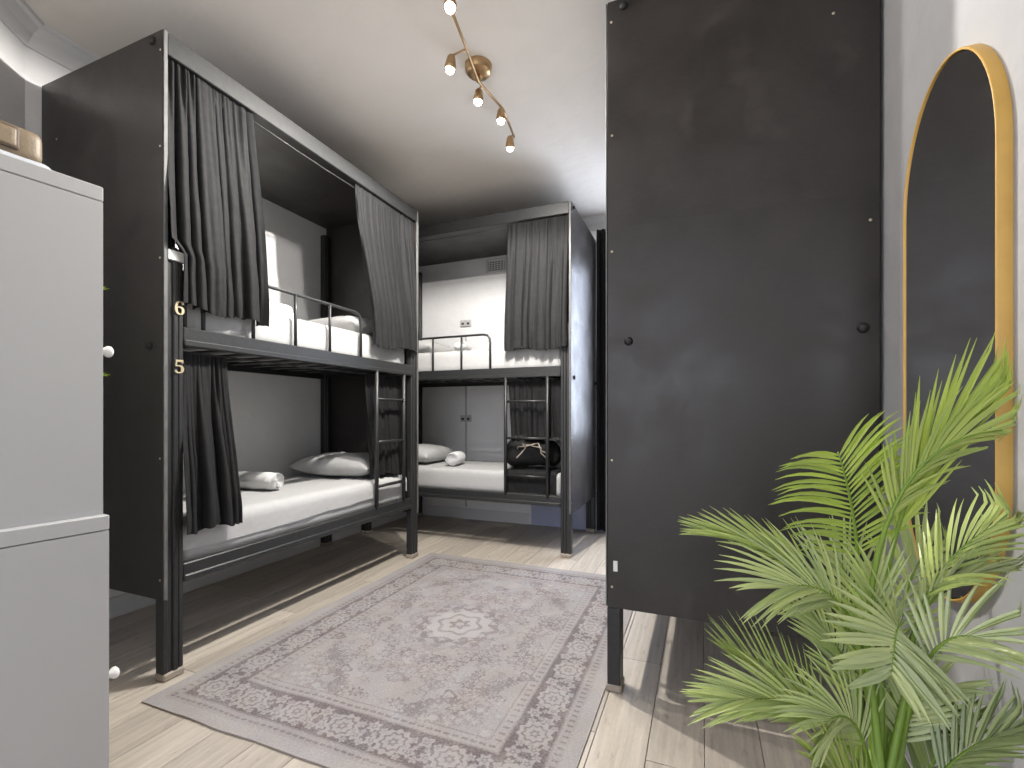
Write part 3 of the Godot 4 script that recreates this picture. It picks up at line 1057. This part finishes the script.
func build_bunks() -> void:
	var L := BUNK_LENGTH
	var a := bunk("black bunk bed numbered 5 and 6 along the left wall beside the rug", Vector3(-2.225, 0, -1.36), 0.0, 2.92, true)
	var b := bunk("black bunk bed across the far end wall with a vent above it", Vector3(-1.008 - 2.165, 0, -3.80), -PI * 0.5, 2.975, false, 2.165, [0.594, 0.209], [0.75, 1.04, 1.342, 1.64, 1.94])
	var c := bunk("black bunk bed on the right seen by its tall end board behind the palm", Vector3(-0.385, 0, -2.04 - L), PI, 2.98, false, BUNK_LENGTH, [0.534, 0.193], [0.69, 0.99, 1.27, 1.555, 1.83], 0.972)
	var tp := box_mesh(Vector3(-0.04, 0.546, -L - 0.001), Vector3(0.018, 0.045, 0.003), 0.0005)
	var tape := put("tape", tp, M.tape, c)
	tape.set_meta("label", "scrap of white tape on the board")
	mattress(a, 0.485, "white sheeted mattress on the lower bed of the left bunk", 1.0, true)
	mattress(a, 1.585, "white sheeted mattress on the upper bed of the left bunk", 2.0, false)
	mattress(b, 0.485, "white sheeted mattress on the lower bed of the far bunk", 3.0, false, 2.165)
	mattress(b, 1.585, "white sheeted mattress on the upper bed of the far bunk", 4.0, false, 2.165)
	mattress(c, 0.485, "white sheeted mattress low in the bunk behind the tall black board", 5.0, false, BUNK_LENGTH, 0.972)
	mattress(c, 1.585, "white sheeted mattress high in the bunk behind the tall black board", 6.0, false, BUNK_LENGTH, 0.972)
	var g := "charcoal bunk curtains"
	curtain("charcoal curtain at the near end of the left bunk's upper bed", a, curtain_mesh(-0.022, -0.47, -0.080, -0.548, 2.83, 1.71, 1.69, -0.030, 0.004, 6.6, 0.027, 1.0, 0.8), M.curtain, g)
	curtain("charcoal curtain at the far end of the left bunk's upper bed", a, curtain_mesh(-1.29, -2.0, -1.44, -2.03, 2.83, 1.705, 1.73, -0.035, 0.012, 8.2, 0.023, 2.0), M.curtain, g)
	curtain("charcoal curtain at the near end of the left bunk's lower bed", a, curtain_mesh(-0.10, -0.345, -0.08, -0.375, 1.50, 0.655, 0.65, -0.060, 0.012, 5.1, 0.024, 3.0), M.curtain, g)
	curtain("charcoal curtain behind the ladder of the left bunk's lower bed", a, curtain_mesh(-1.44, -1.90, -1.52, -1.93, 1.50, 0.73, 0.73, -0.080, -0.075, 7.4, 0.019, 4.0), M.curtain, g)
	curtain("charcoal curtain at the right end of the far bunk's upper bed", b, curtain_mesh(-1.580, -2.140, -1.575, -2.135, 2.87, 1.765, 1.755, -0.035, 0.03, 7.4, 0.024, 5.0), M.curtain, g)
	curtain("charcoal curtain bunched behind the ladder of the far bunk's lower bed", b, curtain_mesh(-1.575, -2.055, -1.585, -2.065, 1.50, 1.00, 0.99, -0.075, -0.09, 8.2, 0.020, 6.0), M.curtain, g)
	curtain("charcoal curtain drawn on the upper bed of the right bunk", c, curtain_mesh(-0.05, -0.55, -0.05, -0.60, 2.87, 1.73, 1.73, -0.035, 0.03, 6.6, 0.024, 7.0), M.curtain, g)
	# pillows and rolled towels
	var gp := "white pillows on the bunks"
	place(a, "pillow", pillow_mesh(0.74, 0.46, 0.16, Vector3(1, 0, 0)), M.sheet, Vector3(-0.49, 0.792, -1.71), Vector3(0.05, 0.06, 0.0), "white pillow at the far end of the left bunk's lower bed", "pillow", gp)
	place(a, "pillow", pillow_mesh(0.66, 0.42, 0.15, Vector3(2, 0, 0)), M.sheet, Vector3(-0.46, 1.885, -1.62), Vector3(0.05, -0.05, 0.0), "white pillow at the far end of the left bunk's upper bed", "pillow", gp)
	place(b, "pillow", pillow_mesh(0.64, 0.42, 0.16, Vector3(3, 0, 0)), M.sheet, Vector3(-0.46, 0.79, -0.465), Vector3(-0.08, 0.0, 0.0), "white pillow at the left end of the far bunk's lower bed", "pillow", gp)
	place(b, "pillow", pillow_mesh(0.64, 0.42, 0.15, Vector3(4, 0, 0)), M.sheet, Vector3(-0.46, 1.875, -0.495), Vector3(-0.05, 0.0, 0.0), "white pillow on the upper bed of the far bunk", "pillow", gp)
	var gt := "rolled white towels on the bunks"
	place(a, "rolled_towel", towel_mesh(0.33, 0.060, 1.0), M.towel, Vector3(-0.545, 0.755, -0.93), Vector3(0, 0.12, 0), "rolled white towel on the left bunk's lower bed near the curtain", "towel", gt)
	place(a, "rolled_towel", towel_mesh(0.36, 0.065, 2.0), M.towel, Vector3(-0.36, 1.862, -0.80), Vector3(0, 1.35, 0), "rolled white towel on the left bunk's upper bed behind the guard rail", "towel", gt)
	place(b, "rolled_towel", towel_mesh(0.30, 0.068, 3.0), M.towel, Vector3(-0.34, 0.762, -0.895), Vector3(0, 0.25, 0), "rolled white towel on the far bunk's lower bed beside the pillow", "towel", gt)
	place(b, "rolled_towel", towel_mesh(0.30, 0.062, 4.0), M.towel, Vector3(-0.30, 1.858, -0.995), Vector3(0, 0.3, 0), "rolled white towel on the far bunk's upper bed behind the guard rail", "towel", gt)
	var rows := []
	for i in 33:
		var v := i / 32.0
		var l := []
		for j in 29:
			var u := j / 28.0
			var s := u * 0.52
			var px := -0.36 + s
			var py := 0.70
			if s > 0.30:
				px = -0.041 - 0.02 * exp(-(s - 0.30) * 40.0)
				py = 0.70 - (s - 0.30) * 0.86
			var rip := 0.014 * (noise.get_noise_2d(u * 110.0, v * 150.0) + 0.35)
			l.append(Vector3(px + (rip * 0.5 if s > 0.30 else 0.0), py + (rip if s <= 0.30 else 0.0), -1.555 - v * 0.47))
		rows.append(l)
	place(b, "throw", sheet(rows, 0.004), M.black_cloth, Vector3.ZERO, Vector3.ZERO, "dark cloth heaped over the mattress edge behind the far bunk's ladder", "cloth")
	# dark bag heaped on the far bunk's lower bed, behind the ladder
	var bag := place(b, "duffel_bag", soft_box(Vector3(0.24, 0.24, 0.46), 0.09, Vector3i(20, 16, 26), 0.07, 2.6, Vector3(3, 1, 0)), M.black_cloth, Vector3(-0.21, 0.850, -1.77), Vector3(0, 0.1, 0), "black soft bag with loose pale straps behind the far bunk's ladder", "bag")
	for e: Array in [[0.0, 0.0, 0.10], [0.09, 0.05, -0.04]]:
		put("strap", tube_mesh([Vector3(0.10, -0.09 + e[0], 0.15 + e[2] * 0.5), Vector3(0.13, -0.03 + e[0], 0.12), Vector3(0.125, 0.05 + e[1] * 0.3, 0.05), Vector3(0.11, 0.085 + e[1] * 0.2, -0.02 + e[2]), Vector3(0.125, 0.055 - e[0] * 0.3, -0.09), Vector3(0.13, 0.01, -0.13 + e[2] * 0.4), Vector3(0.11, -0.06 - e[0] * 0.5, -0.16)], 0.007, -1.0, 6), M.rubber, bag)

func build_cabinets() -> void:
	var turn := deg_to_rad(-6.8)
	var specs := [
		["white metal cabinet standing on the floor at the left edge below another", 0.0, 0.878, 0.006, 0.355],
		["white metal cabinet stacked on top of the lower one at the left edge", 0.878, 1.93, -0.026, 1.405],
	]
	for s: Array in specs:
		var y0: float = s[1]
		var y1: float = s[2]
		var t := thing("cabinet", s[0], "cabinet", Vector3(-1.762 + s[3], y0, -0.905), turn, "stacked white cabinets")
		var h := y1 - y0
		var W := 0.62
		var D := 0.48
		var sb := begin()
		box(sb, Vector3(-W * 0.5, (h - 0.049) * 0.5, D * 0.5 + 0.008), Vector3(W - 0.004, h - 0.049, D - 0.018), 0.002)
		for sx: float in [-0.010, -W + 0.010]:
			box(sb, Vector3(sx, (h - 0.049) * 0.5, D * 0.5 - 0.003), Vector3(0.018, h - 0.049, D + 0.004), 0.001)
		put("body", done(sb), M.cabinet, t)
		put("top_panel", box_mesh(Vector3(-W * 0.5, h - 0.0235, D * 0.5 - 0.003), Vector3(W, 0.047, D + 0.006), 0.003), M.cabinet_top, t)
		for k in 2:
			var dx := -W * (0.25 + 0.5 * k)
			var door := put("door", box_mesh(Vector3(dx, (h - 0.049) * 0.5, 0.003), Vector3(W * 0.5 - 0.024, h - 0.054, 0.018), 0.002), M.cabinet, t)
			var ky: float = s[4] - y0
			var kx := -0.028 if k == 0 else -W + 0.028
			put("knob", lathe_mesh([Vector2(0.0, 0.036), Vector2(0.012, 0.035), Vector2(0.018, 0.030), Vector2(0.019, 0.022), Vector2(0.012, 0.012), Vector2(0.009, 0.0)], 16, Transform3D(Basis(Vector3.RIGHT, -PI * 0.5), Vector3(kx, ky, -0.004))), M.knob, door)
	# tan case on a folded plastic bag on top
	var bagt := thing("plastic_bag", "pale translucent plastic bag folded under the tan case", "bag", Vector3(-1.762 - 0.012, 1.93, -0.905), turn)
	put("bundle", soft_box(Vector3(0.40, 0.10, 0.36), 0.045, Vector3i(18, 10, 16), 0.03, 2.4, Vector3(8, 0, 0)), M.bag, bagt, Vector3(-0.40, 0.057, 0.22))
	var case := thing("case", "tan moulded case with a recessed handle panel on top of the white cabinets", "case", Vector3(-1.762 - 0.105, 2.055, -0.905), turn)
	put("shell", soft_box(Vector3(0.36, 0.115, 0.34), 0.03, Vector3i(16, 12, 16), 0.0), M.tan, case, Vector3(-0.42, 0.057, 0.20))
	put("handle_panel", soft_box(Vector3(0.012, 0.075, 0.13), 0.005, Vector3i(6, 8, 8), 0.0), M.tan_dark, case, Vector3(-0.2385, 0.062, 0.16))
	put("handle", soft_box(Vector3(0.012, 0.06, 0.115), 0.005, Vector3i(6, 8, 8), 0.0), M.tan, case, Vector3(-0.2355, 0.062, 0.16))

func build_mirror() -> void:
	var x1 := ROOM_RIGHT
	var t := thing("arched_mirror", "tall gold-framed mirror with rounded ends hung on the right wall behind the palm", "mirror", Vector3(x1, 1.4156, -1.545))
	var hw := 0.2484
	var hh := 0.689
	var hc := 0.319
	var out := []
	var n := 28
	for k in n + 1:
		var a := PI * k / n
		out.append(Vector2(cos(a) * hw, hh - hc + sin(a) * hc))
	for k in n + 1:
		var a := PI + PI * k / n
		out.append(Vector2(cos(a) * hw, -hh + hc + sin(a) * hc))
	# frame: a deep band with a thin rim, swept round the outline
	var prof := [Vector2(0.0, 0.0), Vector2(0.0, -0.024), Vector2(-0.0015, -0.027), Vector2(-0.004, -0.027), Vector2(-0.0055, -0.025), Vector2(-0.0055, -0.020)]
	var st := begin(true)
	for i in out.size():
		var j := (i + 1) % out.size()
		var p: Vector2 = out[i]
		var q: Vector2 = out[j]
		var pn := ring_normal(p, hw, hh, hc)
		var qn := ring_normal(q, hw, hh, hc)
		for s in prof.size() - 1:
			var a: Vector2 = prof[s]
			var b: Vector2 = prof[s + 1]
			var f := func(v: Vector2, vn: Vector2, pr: Vector2) -> Vector3: return Vector3(pr.y, v.y + vn.y * pr.x, v.x + vn.x * pr.x)
			var nd := Vector2(a.y - b.y, b.x - a.x)
			var nn := Vector3(nd.y, pn.y * nd.x, pn.x * nd.x)
			quad(st, f.call(p, pn, a), f.call(q, qn, a), f.call(q, qn, b), f.call(p, pn, b), nn)
	put("frame", done(st), M.gold_side, t)
	var sg := begin()
	for i in out.size():
		var j := (i + 1) % out.size()
		var p: Vector2 = out[i] * 0.985
		var q: Vector2 = out[j] * 0.985
		tri(sg, Vector3(-0.023, 0, 0), Vector3(-0.023, p.y, p.x), Vector3(-0.023, q.y, q.x), Vector3.LEFT)
		tri(sg, Vector3(-0.004, 0, 0), Vector3(-0.004, p.y, p.x), Vector3(-0.004, q.y, q.x), Vector3.RIGHT)
	put("mirror_glass", done(sg), M.mirror, t)

func ring_normal(p: Vector2, hw: float, hh: float, hc: float) -> Vector2:
	if p.y > hh - hc: return Vector2(p.x / (hw * hw), (p.y - hh + hc) / (hc * hc)).normalized()
	if p.y < -hh + hc: return Vector2(p.x / (hw * hw), (p.y + hh - hc) / (hc * hc)).normalized()
	return Vector2(signf(p.x), 0)

func build_lamp() -> void:
	var base := Vector3(-1.19, CEILING, -2.43)
	var t := thing("ceiling_spotlight", "brass ceiling light with a long bar of five small lit spots", "ceiling light", base)
	put("canopy", lathe_mesh([Vector2(0.0, -0.055), Vector2(0.03, -0.054), Vector2(0.062, -0.048), Vector2(0.074, -0.035), Vector2(0.078, 0.0)], 28), M.lamp_metal, t)
	put("bar", tube_mesh([Vector3(0.12, -0.085, 0.66), Vector3(0.06, -0.09, 0.30), Vector3(0.0, -0.09, 0.0), Vector3(0.035, -0.09, -0.28), Vector3(-0.01, -0.09, -0.58)], 0.0075), M.lamp_metal, t)
	put("stem", tube_mesh([Vector3(0, -0.05, 0), Vector3(0, -0.092, 0)], 0.012), M.lamp_metal, t)
	# head: point on the bar, mouth of the shade, where it aims
	var heads := [
		[Vector3(0.115, -0.085, 0.62), Vector3(0.143, -0.18, 0.581), Vector3(0.12, -1.0, 0.30)],
		[Vector3(0.05, -0.09, 0.24), Vector3(-0.046, -0.18, 0.248), Vector3(-0.10, -1.0, 0.05)],
		[Vector3(0.0, -0.09, -0.04), Vector3(-0.021, -0.18, -0.037), Vector3(-0.04, -1.0, 0.10)],
		[Vector3(0.03, -0.09, -0.24), Vector3(0.032, -0.18, -0.251), Vector3(0.02, -1.0, 0.05)],
		[Vector3(-0.008, -0.09, -0.56), Vector3(-0.023, -0.19, -0.535), Vector3(-0.05, -1.0, -0.12)],
	]
	for k in heads.size():
		var h: Array = heads[k]
		var aim: Vector3 = h[2].normalized()
		var mouth: Vector3 = h[1]
		var yb := -aim
		var xb := yb.cross(Vector3(0, 0, 1)).normalized()
		var bs := Basis(xb, yb, xb.cross(yb))
		var tf := Transform3D(bs, mouth)
		var sh := put("shade", lathe_mesh([Vector2(0.028, 0.0), Vector2(0.030, 0.0), Vector2(0.029, 0.025), Vector2(0.022, 0.065), Vector2(0.013, 0.078), Vector2(0.0, 0.080)], 18, tf), M.lamp_metal, t)
		put("neck", tube_mesh([h[0], mouth + yb * 0.076], 0.005, -1.0, 8), M.lamp_metal, sh)
		var bulb := put("bulb", lathe_mesh([Vector2(0.0, -0.020), Vector2(0.012, -0.017), Vector2(0.021, -0.009), Vector2(0.025, 0.004), Vector2(0.0, 0.014)], 16, tf), M.bulb, sh)
		var l := SpotLight3D.new()
		l.name = "spot_lamp"
		l.light_energy = SPOT[k]
		l.light_color = Color(1.0, 0.98, 0.95)
		l.light_size = 0.02
		l.spot_angle = 89.0
		l.spot_angle_attenuation = 0.15
		l.spot_range = 12.0
		l.spot_attenuation = 2.0
		l.shadow_enabled = true
		t.add_child(l, true)
		l.position = mouth + aim * 0.03
		l.basis = Basis.looking_at(aim, Vector3(0, 0, 1))

func build_wall_bits() -> void:
	# air vent of slats and bars above the far bunk
	var v := thing("air_vent", "white wall vent with a square grid above the far bunk", "vent", Vector3(-2.13, 2.855, ROOM_BACK))
	put("backing", box_mesh(Vector3(0, 0, 0.004), Vector3(0.21, 0.13, 0.006), 0.001), M.socket_dark, v)
	for k in 6:
		put("slat", box_mesh(Vector3(0, -0.055 + k * 0.022, 0.010), Vector3(0.21, 0.010, 0.008), 0.001), M.trim, v)
	for k in 6:
		put("bar", box_mesh(Vector3(-0.0875 + k * 0.035, 0, 0.012), Vector3(0.010, 0.13, 0.008), 0.001), M.trim, v)
	for e: Array in [[Vector3(0, 0.07, 0.01), Vector3(0.25, 0.022, 0.018)], [Vector3(0, -0.07, 0.01), Vector3(0.25, 0.022, 0.018)], [Vector3(0.115, 0, 0.01), Vector3(0.022, 0.16, 0.018)], [Vector3(-0.115, 0, 0.01), Vector3(0.022, 0.16, 0.018)]]:
		put("frame", box_mesh(e[0], e[1], 0.003), M.trim, v)
	# picture rail under the vent
	struct("trim_6", box_mesh(Vector3((ROOM_LEFT - 1.0) * 0.5, 2.77, ROOM_BACK + 0.008), Vector3(-1.0 - ROOM_LEFT, 0.02, 0.016), 0.004), M.trim)
	# sockets with surface conduit on the far wall
	for e: Array in [["double socket on the far wall in the lower bed of the far bunk", 1.15, 0.135], ["double socket on the far wall above the far bunk's upper mattress", 2.24, 0.135]]:
		var s := thing("power_socket", "white " + e[0], "socket", Vector3(-2.51, e[1], ROOM_BACK), 0.0, "wall sockets")
		put("plate", box_mesh(Vector3(0, 0, 0.012), Vector3(e[2], 0.075, 0.024), 0.004), M.plate, s)
		for k: int in [-1, 1]:
			put("outlet", box_mesh(Vector3(0.034 * k, -0.006, 0.0245), Vector3(0.030, 0.024, 0.003), 0.001), M.socket_dark, s)
			put("switch", box_mesh(Vector3(0.034 * k, 0.024, 0.026), Vector3(0.014, 0.012, 0.006), 0.001), M.trim, s)
	var cd := put("cable_conduit", box_mesh(Vector3(-2.51, 1.11, ROOM_BACK + 0.008), Vector3(0.022, 1.95, 0.014), 0.003), M.plate, self)
	tag(cd, "thin white cable conduit running up the far wall through the socket", "conduit")
	# dark curtain at the left of the far window, between the two bunks
	var wc := put("window_curtain", curtain_z(), M.black_cloth, self)
	tag(wc, "dark floor-length window curtain in the gap right of the far bunk", "curtain")
	var rod := put("curtain_rod", tube_mesh([Vector3(-0.98, 3.04, ROOM_BACK + 0.09), Vector3(0.58, 3.04, ROOM_BACK + 0.09)], 0.012), M.steel, self)
	tag(rod, "black rod carrying the dark curtain over the far window", "curtain rod")

func curtain_z() -> ArrayMesh:
	var rows := []
	for i in 41:
		var v := i / 40.0
		var l := []
		for j in 31:
			var u := j / 30.0
			var w := sin(u * TAU * 3.0 + 1.5 * noise.get_noise_2d(u * 20.0, v * 20.0))
			l.append(Vector3(lerpf(-0.985, -0.82 + 0.03 * v, u), lerpf(3.05, 0.03, v), ROOM_BACK + 0.095 + w * 0.025))
		rows.append(l)
	return sheet(rows, 0.003)

func build_palms() -> void:
	var base := Vector3(0.30, 0, -1.08)
	var t := thing("potted_palm", "large green areca palm with arching fronds in the right foreground", "potted plant", base)
	pot(t, 0.17, 0.30)
	var c := base
	# crown points, control points and tips of the fronds; then leaflet length, number, facing
	var up := Vector3.UP
	var F := [
		# upper right, sweeping over the mirror
		[Vector3(0.369, 0.700, -1.271), Vector3(0.377, 1.032, -1.274), Vector3(0.488, 1.192, -1.211), 0.250, 24, Vector3(-0.2, 0.5, 0.85), 1, 0.4, 0.05, -0.05, 15, 4, 0.75],
		# tall one spreading to both sides
		[Vector3(0.330, 0.645, -1.277), Vector3(0.336, 0.941, -1.268), Vector3(0.268, 1.119, -1.187), 0.185, 22, Vector3(0.3, 0.2, 0.93), 1, 0.45, 0.75, 0, 64, 48, 0.85],
		# arch to the right before the mirror
		[Vector3(0.324, 0.719, -1.209), Vector3(0.340, 1.150, -1.195), Vector3(0.533, 1.169, -1.186), 0.175, 30, Vector3(-0.28, 0.6, -0.7), 0.8, 0.36, 0.45, 0, 42, 16, 0.85],
		# long arch to the left
		[Vector3(0.352, 0.561, -1.275), Vector3(0.290, 0.892, -1.282), Vector3(0.022, 0.914, -1.217), 0.150, 28, Vector3(0.1, 0.8, 0.55), 0.6, 0.5, 0.12, 0.05, 24, 6, 0.85],
		# shorter arch below it
		[Vector3(0.327, 0.613, -1.211), Vector3(0.302, 0.868, -1.201), Vector3(0.155, 0.837, -1.120), 0.190, 20, Vector3(0.2, 0.7, 0.7), 0.2, 0.5, 0.35, 0.1, 42, 14, 0.9],
		# frond hanging towards the room
		[Vector3(0.367, 0.400, -1.227), Vector3(0.402, 0.932, -1.241), Vector3(0.334, 0.694, -1.106), 0.150, 16, Vector3(0.25, 0.35, 0.9), -0.05, 0.62, 0.12, 0, 86, 46, 1.5],
		# low left with raised leaflets
		[Vector3(0.308, 0.400, -1.203), Vector3(0.263, 0.589, -1.228), Vector3(0.055, 0.646, -1.187), 0.150, 20, Vector3(0.1, 0.95, 0.3), 0.3, 0.42, 0, 0.5, 38, 12, 0.85],
		# longest low left
		[Vector3(0.321, 0.395, -1.187), Vector3(0.271, 0.645, -1.166), Vector3(0.043, 0.599, -1.074), 0.165, 30, Vector3(0.1, 0.75, 0.65), 0.4, 0.4, 0.16, 0.08, 30, 8, 0.9],
		# right, level with the mirror foot
		[Vector3(0.392, 0.604, -1.216), Vector3(0.406, 0.896, -1.221), Vector3(0.543, 0.997, -1.190), 0.170, 15, Vector3(-0.25, 0.8, 0.2), 0.6, 0.44, 0.7, 0, 42, 14, 0.9],
		# right, lower
		[Vector3(0.391, 0.549, -1.237), Vector3(0.408, 0.870, -1.265), Vector3(0.540, 0.897, -1.189), 0.160, 26, Vector3(-0.28, 0.8, -0.4), 0, 0.42, 0.35, 0.05, 40, 14, 0.85],
		# right, drooping
		[Vector3(0.383, 0.479, -1.212), Vector3(0.409, 0.789, -1.201), Vector3(0.491, 0.777, -1.148), 0.160, 14, Vector3(-0.1, 0.7, 0.6), 0.1, 0.5, 0.5, 0.05, 46, 16, 0.85],
		# bottom right
		[Vector3(0.380, 0.319, -1.178), Vector3(0.432, 0.532, -1.189), Vector3(0.529, 0.618, -1.142), 0.140, 20, Vector3(-0.2, 0.9, 0.4), -0.6, 0.46, 0.2, 0.15, 36, 12, 0.85],
		# bottom right, upright
		[Vector3(0.383, 0.249, -1.212), Vector3(0.414, 0.395, -1.224), Vector3(0.470, 0.579, -1.225), 0.150, 14, Vector3(0, 0.5, 0.8), -0.9, 0.42, 0.1, 0.05, 36, 14, 1],
		# back of the heart, left
		[Vector3(0.369, 0.343, -1.336), Vector3(0.393, 0.725, -1.453), Vector3(0.328, 0.825, -1.470), 0.170, 18, Vector3(0.3, 0.4, 0.85), 0, 0.4, 0.25, 0, 48, 18, 0.9],
		# back of the heart, right
		[Vector3(0.395, 0.343, -1.346), Vector3(0.435, 0.790, -1.427), Vector3(0.513, 0.875, -1.437), 0.170, 16, Vector3(-0.1, 0.4, 0.85), 0.3, 0.4, 0.3, 0, 46, 16, 0.9],
		# front of the heart, left
		[Vector3(0.340, 0.333, -1.195), Vector3(0.311, 0.636, -1.161), Vector3(0.225, 0.597, -1.083), 0.160, 24, Vector3(0.2, 0.6, 0.75), 0.2, 0.42, 0.5, 0, 44, 18, 0.9],
		# front of the heart, right
		[Vector3(0.360, 0.333, -1.202), Vector3(0.387, 0.598, -1.224), Vector3(0.432, 0.636, -1.210), 0.140, 16, Vector3(0, 0.6, 0.8), -0.3, 0.42, 0.3, 0.05, 46, 16, 0.9],
		# heart, mid left
		[Vector3(0.342, 0.297, -1.238), Vector3(0.326, 0.690, -1.275), Vector3(0.239, 0.722, -1.261), 0.170, 20, Vector3(0.2, 0.7, 0.65), 0.1, 0.42, 0.2, 0.1, 42, 14, 0.9],
		# bottom, towards the room
		[Vector3(0.337, 0.269, -1.172), Vector3(0.301, 0.484, -1.114), Vector3(0.208, 0.541, -1.033), 0.140, 20, Vector3(0.2, 0.7, 0.65), 0.9, 0.42, 0.2, 0.05, 36, 12, 0.9],
		# heart, upright
		[Vector3(0.362, 0.254, -1.247), Vector3(0.370, 0.595, -1.260), Vector3(0.342, 0.861, -1.238), 0.150, 20, Vector3(0.2, 0.2, 0.95), 0.5, 0.45, 0.3, 0, 44, 16, 0.9],
	]
	var rr := RandomNumberGenerator.new()
	rr.seed = 3
	for i in F.size():
		var f: Array = F[i]
		var p := [f[0] - c, f[1] - c, f[2] - c]
		frond(t, p, f[3], f[4], f[5], 100 + i, f[6], f[7], f[8], f[9], f[10], f[11], f[12])
		# cane from the soil up to the frond's own stalk
		var root := Vector3(rr.randf_range(-0.05, 0.05), 0.26, rr.randf_range(-0.05, 0.05))
		var s := begin(true)
		tube(s, [root, root.lerp(p[0], 0.5) + Vector3(0, 0.02, 0), p[0], bez(p, 0.08)], 0.009, 0.0062, 7)
		put("cane", done(s), M.stalk, t)
	# a smaller palm hidden behind the cabinets; only its leaf tips show
	var b2 := Vector3(-2.56, 0, -1.12)
	var t2 := thing("potted_palm", "small palm behind the white cabinets showing only leaf tips", "potted plant", b2)
	pot(t2, 0.12, 0.26)
	var k2 := 0
	for e: Array in [[Vector3(-2.205, 1.69, -1.12), 0.085], [Vector3(-2.195, 1.35, -1.12), 0.075], [Vector3(-2.70, 1.55, -1.15), 0.12], [Vector3(-2.66, 1.25, -1.05), 0.12]]:
		var tip: Vector3 = e[0] - b2
		var p := [Vector3(0, 0.24, 0), Vector3(tip.x * 0.1, tip.y + 0.05, 0.0), tip]
		frond(t2, p, e[1], 12, up, 300 + k2, 1.0, 0.6, 0.15, 0.05, 30.0, 6.0)
		k2 += 1
